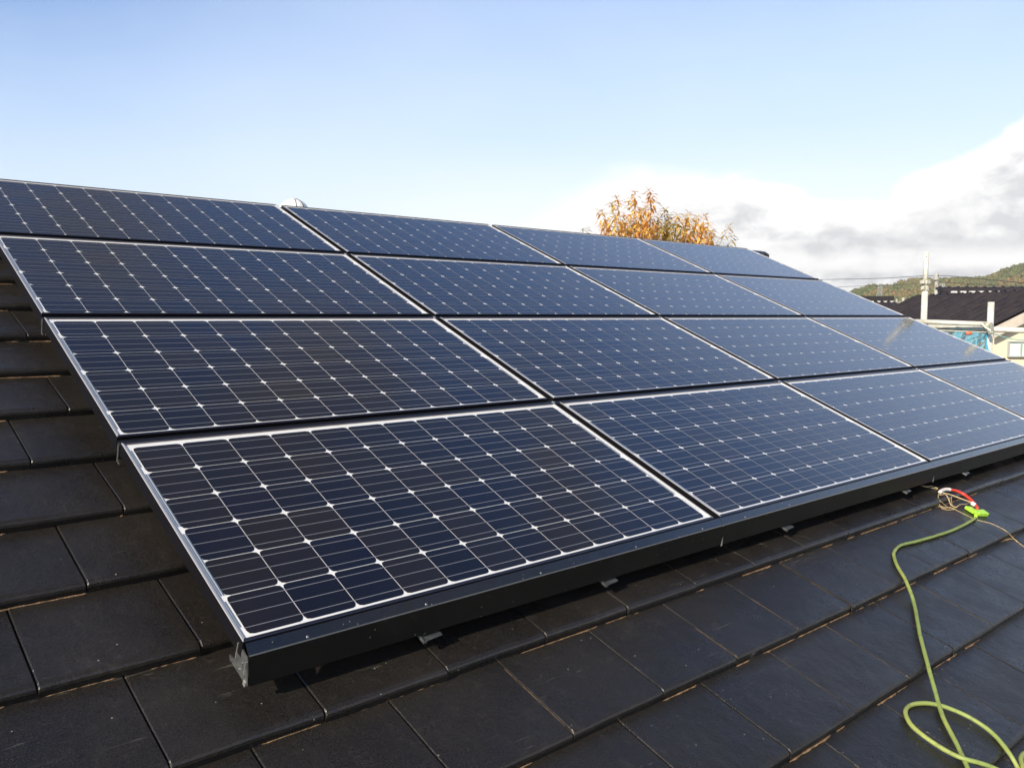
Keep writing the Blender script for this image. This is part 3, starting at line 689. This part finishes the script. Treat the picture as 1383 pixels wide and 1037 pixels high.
def neighbour():
    dR = 22.0
    A = at(1276, 392.5, dR); ux = RT.copy(); ux.z = 0; ux.normalize(); fy = Vector((-ux.y, ux.x, 0))   # ux to the right, fy away
    L = 10.5; root = tag(empty('neighbour_house', (A.x, A.y, GZ)), 'cream walled house with a dark pantile roof behind the scaffold', 'house'); o_ = -Vector(root.location)
    def pt(name, mb, m, **kw): o = mb.build(name, m, root, **kw); o.location = o_; return o
    run = 4.2; rise = run*.40; zr_ = A.z-.08; ze_ = zr_-rise
    X = lambda s_, f_, z: Vector((A.x, A.y, 0))+ux*s_+fy*f_+Vector((0, 0, z))
    b = MB(); hipx = -2.9
    pantile_plane(b, X(0, 0, zr_), X(L, 0, zr_), X(L, -run, ze_), X(0, -run, ze_), 38)
    # hip corner: slope carries on to the left under the hip line
    aa, dd_, cc = X(0, 0, zr_), X(0, -run, ze_), X(hipx, -run, ze_)
    nh = 12
    for i in range(nh):
        s0, s1_ = i/nh, (i+1)/nh
        p0 = aa.lerp(cc, 1-s0*0-0) 
    # triangle built as narrowing pantile strips
    for i in range(nh):
        t0, t1 = i/nh, (i+1)/nh
        xa, xb = hipx*(1-t0), hipx*(1-t1)
        za = zr_-rise*(xa/hipx); zb_ = zr_-rise*(xb/hipx)
        fa, fb = -run*(xa/hipx), -run*(xb/hipx)
        for q in range(4):
            g0, g1 = q/4, (q+1)/4; w0, w1 = .03*math.sin(2*math.pi*g0), .03*math.sin(2*math.pi*g1)
            x0_, x1_ = xa+(xb-xa)*g0, xa+(xb-xa)*g1
            f0, f1 = -run*(x0_/hipx), -run*(x1_/hipx); z0_, z1_ = zr_-rise*(x0_/hipx), zr_-rise*(x1_/hipx)
            b.quad(X(x0_, -run, ze_+w0), X(x1_, -run, ze_+w1), X(x1_, f1, z1_+w1), X(x0_, f0, z0_+w0))
    # back slope and left hip face
    b.quad(X(L, 0, zr_), X(0, 0, zr_), X(hipx, run, ze_), X(L, run, ze_)); b.poly([X(0, 0, zr_), X(hipx, -run, ze_), X(hipx, run, ze_)])
    rf = pt('roof', b, MT['ntile'])
    # thick stacked ridge and hip ridge
    b = MB(); TT = Matrix((ux, fy, Vector((0, 0, 1)))).transposed().to_4x4(); TT.translation = X(0, 0, zr_)
    b.box(-.12, L, -.11, .11, -.03, .10, TT); b.prism([(.10*math.cos(math.pi*q/8), .10+.075*math.sin(math.pi*q/8)) for q in range(9)], -.2, L, TT)
    for i in range(46):
        b.tube([TT @ Vector((-.15+i*.235, 0, .10)), TT @ Vector((-.11+i*.235, 0, .10))], .098, 12)
    n_ = 11
    for i in range(n_):
        f0, f1 = i/n_, (i+1.15)/n_; b.tube([X(0, 0, zr_+.02).lerp(X(hipx, -run, ze_+.03), f0), X(0, 0, zr_+.03).lerp(X(hipx, -run, ze_+.05), min(f1, 1))], .085, 8)
    rg = b.build('ridge', MT['ntile'], rf)
    b = MB()
    for i in range(44): b.box(.10+i*.235, .10+i*.235+.135, -.175, -.112, .015, .062, TT)
    b.build('mortar_bead', MT['mortar'], rf)
    # main walls
    b = MB(); b.box(hipx+.7, L-.6, -run+.7, run-.7, GZ-zr_, -rise+.02, TT); pt('wall', b, MT['cream'])
    b = MB(); b.box(hipx+.02, L, -run-.02, -run+.09, -rise-.16, -rise-.03, TT); pt('gutter', b, MT['soffit'])
    # gabled wing that comes forward on the right
    dG = 15.6; G0 = at(1341, 444, dG); gx = Vector((G0.x, G0.y, 0)); sl = .50
    half = 1.36; apex = gx+ux*half
    Y = lambda s_, f_, z: gx+ux*s_+fy*f_+Vector((0, 0, z))
    zl = G0.z; za = zl+half*sl; back = (Vector((A.x, A.y, 0))-gx).dot(fy)-.5
    b = MB()
    for s_, x_ in ((-1, 0), (1, 2*half)):
        pantile_plane(b, Y(half, -.02, za+.05), Y(half, back, za+.05), Y(x_, back, zl+.05), Y(x_, -.02, zl+.05), 18)
    wr = pt('wing_roof', b, MT['ntile'])
    b = MB(); T2 = Matrix((ux, fy, Vector((0, 0, 1)))).transposed().to_4x4(); T2.translation = Y(0, 0, 0)
    for sg in (0, 1):
        p0, p1_ = (Vector((0, 0, zl)), Vector((half, 0, za))) if sg == 0 else (Vector((2*half, 0, zl)), Vector((half, 0, za)))
        th = .17
        for y0, y1_, t0, t1 in ((-.06, -.03, 0, .17),):
            b.hexa([T2 @ q for q in (p0+Vector((0, y0, -th)), p1_+Vector((0, y0, -th)), p1_+Vector((0, y1_, -th)), p0+Vector((0, y1_, -th)), p0+Vector((0, y0, .03)), p1_+Vector((0, y0, .03)), p1_+Vector((0, y1_, .03)), p0+Vector((0, y1_, .03)))])
    pt('barge_board', b, MT['barge'])
    b = MB(); wl = -.0; hh = 2*half
    # soffit slabs and gable wall set back under the verge
    b2 = MB()
    for sg in (0, 1):
        p0, p1_ = (Vector((0, 0, zl)), Vector((half, 0, za))) if sg == 0 else (Vector((2*half, 0, zl)), Vector((half, 0, za)))
        b2.hexa([T2 @ q for q in (p0+Vector((0, -.03, -.06)), p1_+Vector((0, -.03, -.06)), p1_+Vector((0, .42, -.06)), p0+Vector((0, .42, -.06)), p0+Vector((0, -.03, -.02)), p1_+Vector((0, -.03, -.02)), p1_+Vector((0, .42, -.02)), p0+Vector((0, .42, -.02)))])
    pt('soffit', b2, MT['barge'])
    b.prism([(0, 0)]*0 or [(0, 0), (1, 0), (1, 1)], 0, 0) if False else None
    wy = .14; e = .12
    pts_ = [(-.60, GZ), (hh+2.0, GZ), (hh+2.0, zl-.30), (hh-e, zl+e*sl-.05), (half, za-.05), (e, zl+e*sl-.05), (-.60, zl-.30)]
    nn = len(b.v)
    b.poly([T2 @ Vector((x_, wy, z)) for x_, z in pts_]); b.poly([T2 @ Vector((x_, back, z)) for x_, z in reversed(pts_)])
    for i in range(len(pts_)):
        (x0_, z0_), (x1_, z1_) = pts_[i], pts_[(i+1) % len(pts_)]; b.quad(T2 @ Vector((x0_, wy, z0_)), T2 @ Vector((x0_, back, z0_)), T2 @ Vector((x1_, back, z1_)), T2 @ Vector((x1_, wy, z1_)))
    pt('wing_wall', b, MT['cream'])
    wc = at(1380, 471.5, dG+wy-.02); d_ = (Y(0, wy, 0)-wc).dot(fy); wc = wc+fy*d_
    window_part(root, wc, ux, .50, .30, -fy)
    wc2 = wc+Vector((0, 0, -2.8))+ux*.6; window_part(root, wc2, ux, 1.6, 1.2, -fy)
    return root
neighbour()
def simple_house(px, py, d, L, run, label, wallm='cream', hipl=1.6):
    A = at(px, py, d); ux = RT.copy(); ux.z = 0; ux.normalize(); ux = Matrix.Rotation(R(8), 3, 'Z') @ ux; fy = Vector((-ux.y, ux.x, 0))
    root = tag(empty('distant_house', (A.x, A.y, GZ)), label, 'house'); zr_ = A.z-GZ; rise = run*.42; ze_ = zr_-rise
    TT = Matrix((ux, fy, Vector((0, 0, 1)))).transposed().to_4x4()
    b = MB(); q = lambda x, y, z: TT @ Vector((x, y, z))
    pantile_plane(b, q(-L, 0, zr_), q(0, 0, zr_), q(0, -run, ze_), q(-L, -run, ze_), 30)
    b.poly([q(0, 0, zr_), q(hipl*.9, -run, ze_), q(hipl*.9, run, ze_)]); b.poly([q(0, 0, zr_), q(0, -run, ze_), q(hipl*.9, -run, ze_)]); b.quad(q(0, 0, zr_), q(-L, 0, zr_), q(-L, run, ze_), q(hipl*.9, run, ze_))
    rf = b.build('roof', MT['ntile'], root)
    b = MB(); b.box(-L, .1, -.15, .15, zr_-.02, zr_+.28, TT); b.build('ridge', MT['ntile'], rf)
    b = MB()
    for i in range(int(L/.5)): b.box(-.3-i*.5, .05-i*.5, -.24, -.16, zr_-.30, zr_-.06, TT)
    b.build('mortar_bead', MT['mortar'], rf)
    b = MB(); b.box(-L+.6, hipl*.9-.6, -run+.6, run-.6, 0, ze_+.02, TT); b.build('wall', MT[wallm], root)
    b = MB()
    for x in (-L+1.5, -L*.5, -1.2):
        b.box(x-.7, x+.7, -run+.55, -run+.60, ze_-2.0, ze_-.8, TT)
    b.build('window', MT['glass'], root)
simple_house(1204, 405.5, 58, 14, 4.2, 'small distant house with dark hipped roof and pale ridge line')
# ------------------------------------------------------------------ utility poles, pylon, wires
def upole(px, ptop, d, arms, label, r0=.17):
    top_ = at(px, ptop, d); root = tag(empty('utility_pole', (top_.x, top_.y, GZ)), label, 'utility pole')
    H = top_.z-GZ; b = MB(); b.tube([(0, 0, 0), (0, 0, H)], [r0*1.25, r0*.85], 12); b.build('pole', MT['concrete'], root, smooth=True)
    ux = RT.copy(); ux.z = 0; ux.normalize()
    for a, w in arms:
        b = MB(); c_ = Vector((0, 0, H-a)); T = Matrix((ux, Vector((-ux.y, ux.x, 0)), Vector((0, 0, 1)))).transposed().to_4x4(); T.translation = c_
        b.box(-w*.5, w, -.30, -.22, -.04, .04, T); cr_ = b.build('crossarm', MT['insul'], root)
        b = MB()
        for k_ in (-.45, .3, .65, .95): b.lathe(T @ Vector((w*k_, -.26, .04)), [(.03, 0), (.06, .04), (.04, .09), (.06, .13), (.02, .20), (.001, .21)], 8)
        b.build('insulator', MT['insul'], cr_)
    return root, top_
d1 = 62
r1, t1 = upole(1265.5, 369, d1, [(1.0, .45)], 'nearest concrete utility pole, just right of the tall scaffold pole', .15)
b = MB(); hh = -GZ+t1.z
b.lathe((.28, -.1, hh-1.2), [(.001, 0), (.09, .02), (.10, .05), (.10, .2), (.08, .25), (.001, .26)], 12); b.lathe((.30, -.1, hh-2.0), [(.001, 0), (.10, .02), (.12, .05), (.12, .3), (.08, .35), (.001, .36)], 12); b.build('line_fitting', MT['insul'], r1, smooth=True)
b = MB(); b.tube([(-.1, 0, hh-.5), (-.1, 0, hh-.1)], .2, 8); b.build('bracket', MT['insul'], r1)
upole(1211, 404, 95, [(.6, .8)], 'thin distant utility pole, left one of the pair beyond the small roof', .11)
upole(1220, 402, 88, [(.5, 1.9), (1.6, 1.4), (2.9, 1.1)], 'distant utility pole with three crossarms, right one of the pair', .15)
# lattice pylon on the hillside
pt_ = at(1189, 383, 330); pb = at(1188.5, 399.5, 330)
py = tag(empty('pylon', (pb.x, pb.y, pb.z-2)), 'grey lattice transmission pylon standing in front of the wooded hill', 'pylon'); b = MB(); H = pt_.z-pb.z+2
for sx, sy in ((1, 1), (1, -1), (-1, 1), (-1, -1)): b.tube([(sx*1.15, sy*1.15, 0), (sx*.35, sy*.35, H)], .07, 4)
for i in range(6):
    f0, f1 = i/6, (i+1)/6; w0, w1 = 1.15-.8*f0, 1.15-.8*f1
    for (ax_, ay, bx_, by) in ((1, 1, -1, 1), (-1, 1, -1, -1), (-1, -1, 1, -1), (1, -1, 1, 1)):
        b.tube([(ax_*w0, ay*w0, H*f0), (bx_*w1, by*w1, H*f1)], .035, 4); b.tube([(bx_*w0, by*w0, H*f0), (ax_*w1, ay*w1, H*f1)], .035, 4)
b.build('lattice', MT['steelfar'], py)
b = MB(); 
for z in (.93, .76): b.box(-1.3, 1.3, -.05, .05, H*z-.05, H*z+.05, Matrix.Rotation(R(-40), 4, 'Z'))
b.build('crossarm', MT['steelfar'], py)
def wire(pp, r_, label, dip=0):
    b = MB(); b.tube(smoothpath([at(*q) for q in pp], 6), r_, 5); return tag(b.build('power_line', MT['wire'], None), label, 'cable')
wire([(860, 381, 92), (1000, 379.8, 84), (1116, 377.6, 75), (1190, 376, 68), (1265.5, 372.2, d1), (1330, 377.5, 52), (1400, 383, 44), (1500, 384, 36)], .022, 'upper power line crossing the sky to the nearest utility pole')
wire([(860, 394, 92), (1000, 391.5, 84), (1130, 387.6, 75), (1200, 385, 68), (1265.5, 381.5, d1), (1330, 384.5, 52), (1400, 388, 44), (1500, 388, 36)], .018, 'lower power line crossing in front of the wooded hill')
# ------------------------------------------------------------------ wooded hill
prof_px = [(900, 419), (1040, 412), (1100, 402), (1141, 390), (1157, 386), (1179, 382), (1199, 381.5), (1214, 378), (1232, 374.5), (1258, 372.5), (1268, 371), (1297, 369.5), (1335, 370), (1352, 364), (1372, 358), (1383, 355), (1430, 340), (1520, 322), (1700, 330), (1900, 380)]
def hill_h(px):
    for (a, ya), (c, yc) in zip(prof_px, prof_px[1:]):
        if a <= px <= c:
            f = (px-a)/(c-a); f = f*f*(3-2*f)*.5+f*.5; return ya+(yc-ya)*f
    return 428
DH = 620.0; CZ = CAM.z
hb = MB(); nx, ny = 110, 26; hill_pts = []
def hill_point(px, f):
    """f 0..1 from the foot to beyond the crest"""
    d = 340+f*(DH-340)*1.0 if f <= 1 else DH+(f-1)*400
    crest = CZ+(428-hill_h(px))*DH/F-9.0
    g = math.sin(min(f, 1)*math.pi/2)**1.15 if f <= 1 else math.cos((f-1)*math.pi/2*.8)
    zz = GZ-1+(crest-GZ+1)*g+5.0*(noise.noise(Vector((px*.02, f*3, 1)))-.0)*min(1, 2*f)*(1 if f < .9 else max(0, (1.15-f)*4))
    p = at(px, 428, d); return Vector((p.x, p.y, zz))
for j in range(ny+1):
    for i in range(nx+1): hb.v.append(tuple(hill_point(900+1000*i/nx, 1.6*j/ny)))
for j in range(ny):
    for i in range(nx): a = j*(nx+1)+i; hb.face((a, a+1, a+nx+2, a+nx+1))
MT['hill'] = mat('hill_soil', (.07, .07, .03), .95, col2=(.10, .08, .04), vscale=.05)
tag(hb.build('hill', MT['hill'], None, smooth=True), None, None, None, 'structure')
def forest():
    r_ = np.random.default_rng(4); V = []; Fc = []; C_ = []
    phi = (1+5**.5)/2; ico = np.array([(-1, phi, 0), (1, phi, 0), (-1, -phi, 0), (1, -phi, 0), (0, -1, phi), (0, 1, phi), (0, -1, -phi), (0, 1, -phi), (phi, 0, -1), (phi, 0, 1), (-phi, 0, -1), (-phi, 0, 1)], float); ico /= np.linalg.norm(ico[0])
    fi = np.array([(0, 11, 5), (0, 5, 1), (0, 1, 7), (0, 7, 10), (0, 10, 11), (1, 5, 9), (5, 11, 4), (11, 10, 2), (10, 7, 6), (7, 1, 8), (3, 9, 4), (3, 4, 2), (3, 2, 6), (3, 6, 8), (3, 8, 9), (4, 9, 5), (2, 4, 11), (6, 2, 10), (8, 6, 7), (9, 8, 1)])
    n = 0
    for k_ in range(9000):
        px = r_.uniform(1060, 1560); f = r_.uniform(.12, 1.06)**.8
        p = hill_point(px, f); s0 = r_.uniform(1.0, 2.3)*(1.25 if f > .9 and r_.random() < .1 else 1); patch = noise.noise(Vector((p.x*.018, p.y*.018, 3)))
        col = .40+.55*patch+r_.uniform(-.22, .22)
        for q in range(r_.integers(3, 6)):
            c = np.array(p)+np.array([r_.normal()*s0*.55, r_.normal()*s0*.55, s0*r_.uniform(.7, 2.0)]); s_ = s0*r_.uniform(.35, .75)
            vv = ico*(s_*r_.uniform(.7, 1.3, (12, 1)))*np.array([1, 1, 1.15])+c
            V.append(vv); Fc.append(fi+n); n += 12; C_.append(np.full(20, min(.99, max(.01, col+r_.uniform(-.1, .1)))))
    V = np.concatenate(V); Fc = np.concatenate(Fc); C_ = np.concatenate(C_)
    me = bpy.data.meshes.new('forest'); me.vertices.add(len(V)); me.vertices.foreach_set('co', V.ravel()); me.loops.add(Fc.size); me.loops.foreach_set('vertex_index', Fc.ravel().astype(np.int32))
    me.polygons.add(len(Fc)); me.polygons.foreach_set('loop_start', np.arange(0, Fc.size, 3, dtype=np.int32)); me.polygons.foreach_set('loop_total', np.full(len(Fc), 3, dtype=np.int32))
    a = me.attributes.new('rnd', 'FLOAT', 'FACE'); a.data.foreach_set('value', C_); me.update(); me.validate()
    me.materials.append(MT['forest']); o = bpy.data.objects.new('forest', me); S.collection.objects.link(o)
    return tag(o, 'autumn woodland in green and rust covering the hill on the right', 'forest', None, 'stuff')
MT['forest'] = leaf_material('forest_leaf', [(.12, .155, .030), (.175, .19, .045), (.25, .22, .060), (.31, .21, .07), (.42, .20, .06)])
forest()
# ------------------------------------------------------------------ autumn tree behind the ridge
def leaf(mb, p, d, n_, L, w):
    s_ = d.cross(n_)
    if s_.length < 1e-4: return
    s_.normalize(); up = s_.cross(d).normalized()
    m1 = p+d*L*.35-up*L*.02; tip = p+d*L+Vector((0, 0, -L*.28)); m2 = p+d*L*.68-Vector((0, 0, L*.10))
    k_ = len(mb.v)
    mb.v += [tuple(p), tuple(m1-s_*w+up*w*.35), tuple(m1), tuple(m1+s_*w+up*w*.35), tuple(m2-s_*w*.8+up*w*.2), tuple(m2), tuple(m2+s_*w*.8+up*w*.2), tuple(tip)]
    for f in ((0, 1, 2), (0, 2, 3), (1, 4, 5, 2), (2, 5, 6, 3), (4, 7, 5), (5, 7, 6)): mb.face(tuple(k_+i for i in f))
def autumn_tree():
    r_ = random.Random(21); dT = 12.5; base = at(880, 340, dT)
    root = tag(empty('autumn_tree', (base.x, base.y, GZ)), 'orange-leaved tree whose crown shows above the top row of panels', 'tree'); o_ = -Vector(root.location)
    wood = MB(); lv = MB(); lv2 = MB()
    H0 = at(880, 372, dT).z; hub = Vector((base.x, base.y, H0-.5))
    wood.tube([(base.x, base.y, GZ), (base.x+.1, base.y, GZ+2.2), tuple(hub)], [.16, .13, .09], 10)
    shoots = [(810, 284, 1), (833, 266, 1), (826, 275, .5), (857, 259, 1), (852, 270, .5), (877, 256, 1.2), (880, 268, .8), (872, 280, .5), (898, 283, .4), (905, 290, .3), (915, 290, .5), (928, 294, .5), (930, 287, .5), (942, 292, .6), (953, 291, .9), (957, 303, .5), (962, 312, .5), (790, 308, .0), (985, 305, .8), (990, 318, .4), (845, 290, .6), (865, 292, .5), (890, 296, .3), (936, 305, .4), (820, 298, .6), (838, 303, .6), (948, 312, .5), (882, 303, .6), (921, 307, .4), (905, 305, .2), (829, 291, .6), (941, 300, .5), (864, 282, .6), (813, 305, .7), (870, 300, .6), (855, 300, .6), (896, 305, .3), (912, 300, .2), (950, 305, .6), (930, 300, .5)]
    for i in range(26): shoots.append((r_.uniform(815, 962), r_.uniform(300, 330), r_.random()))
    for i in range(60): shoots.append((r_.uniform(790, 1000), r_.uniform(330, 420), r_.random()))
    for (x, y, hue) in shoots:
        d_ = dT+r_.uniform(-.8, .8); top_ = at(x, y, d_); single = x < 800 or x > 980
        rootp = at(x+(880-x)*.35+r_.uniform(-6, 6), y+75, d_*(1)+(dT-d_)*.5)
        lowp = hub.lerp(rootp, .35)
        path = smoothpath([lowp, rootp, rootp.lerp(top_, .5)+Vector((r_.uniform(-.04, .04), r_.uniform(-.04, .04), .02)), top_], 5)
        wood.tube(path, [max(.0018, .010*(1-i/len(path))) for i in range(len(path))], 5)
        cnt = 80 if not single else 46
        for k_ in range(cnt):
            f = 1-(k_/cnt)**1.15*.62; idx = f*(len(path)-1); i0 = min(int(idx), len(path)-2); p = path[i0].lerp(path[i0+1], idx-i0)
            th = k_*2.4+r_.uniform(-.4, .4); el_ = r_.uniform(-.75, .35)+(.5 if f > .97 else 0)
            sd = Vector((math.cos(th)*math.cos(el_), math.sin(th)*math.cos(el_), math.sin(el_)))
            if f < .93 and r_.random() < .55: p = p+sd*r_.uniform(.02, .14)
            mb = lv if (hue > .45 or r_.random() < hue) else lv2
            mb.cur = min(.99, max(.01, (hue*.45+r_.uniform(.05, .55)) if mb is lv else r_.random()))
            L = r_.uniform(.075, .125); leaf(mb, p, sd, Vector((0, 0, 1)), L, L*.15)
    w = wood.build('trunk', MT['bark'], root, smooth=True); w.location = o_
    k_ = lv.build('crown', MT['leaf'], root, rnd=True); k_.location = o_
    k_ = lv2.build('crown', MT['leafg'], root, rnd=True); k_.location = o_; k_['label'] = 'duller olive foliage'
autumn_tree()

# ------------------------------------------------------------------ air
b = MB(); b.box(-900, 1200, -700, 1300, GZ-1, 75); hz = b.build('haze', MT['orange'])
m = bpy.data.materials.new('air'); m.use_nodes = True; tt = m.node_tree; tt.nodes.clear()
pv_ = tt.nodes.new('ShaderNodeVolumePrincipled'); pv_.inputs['Color'].default_value = (.98, .97, .93, 1); pv_.inputs['Density'].default_value = .00040; pv_.inputs['Anisotropy'].default_value = .2
ov = tt.nodes.new('ShaderNodeOutputMaterial'); tt.links.new(pv_.outputs[0], ov.inputs['Volume']); hz.data.materials.clear(); hz.data.materials.append(m); tag(hz, None, None, None, 'stuff')
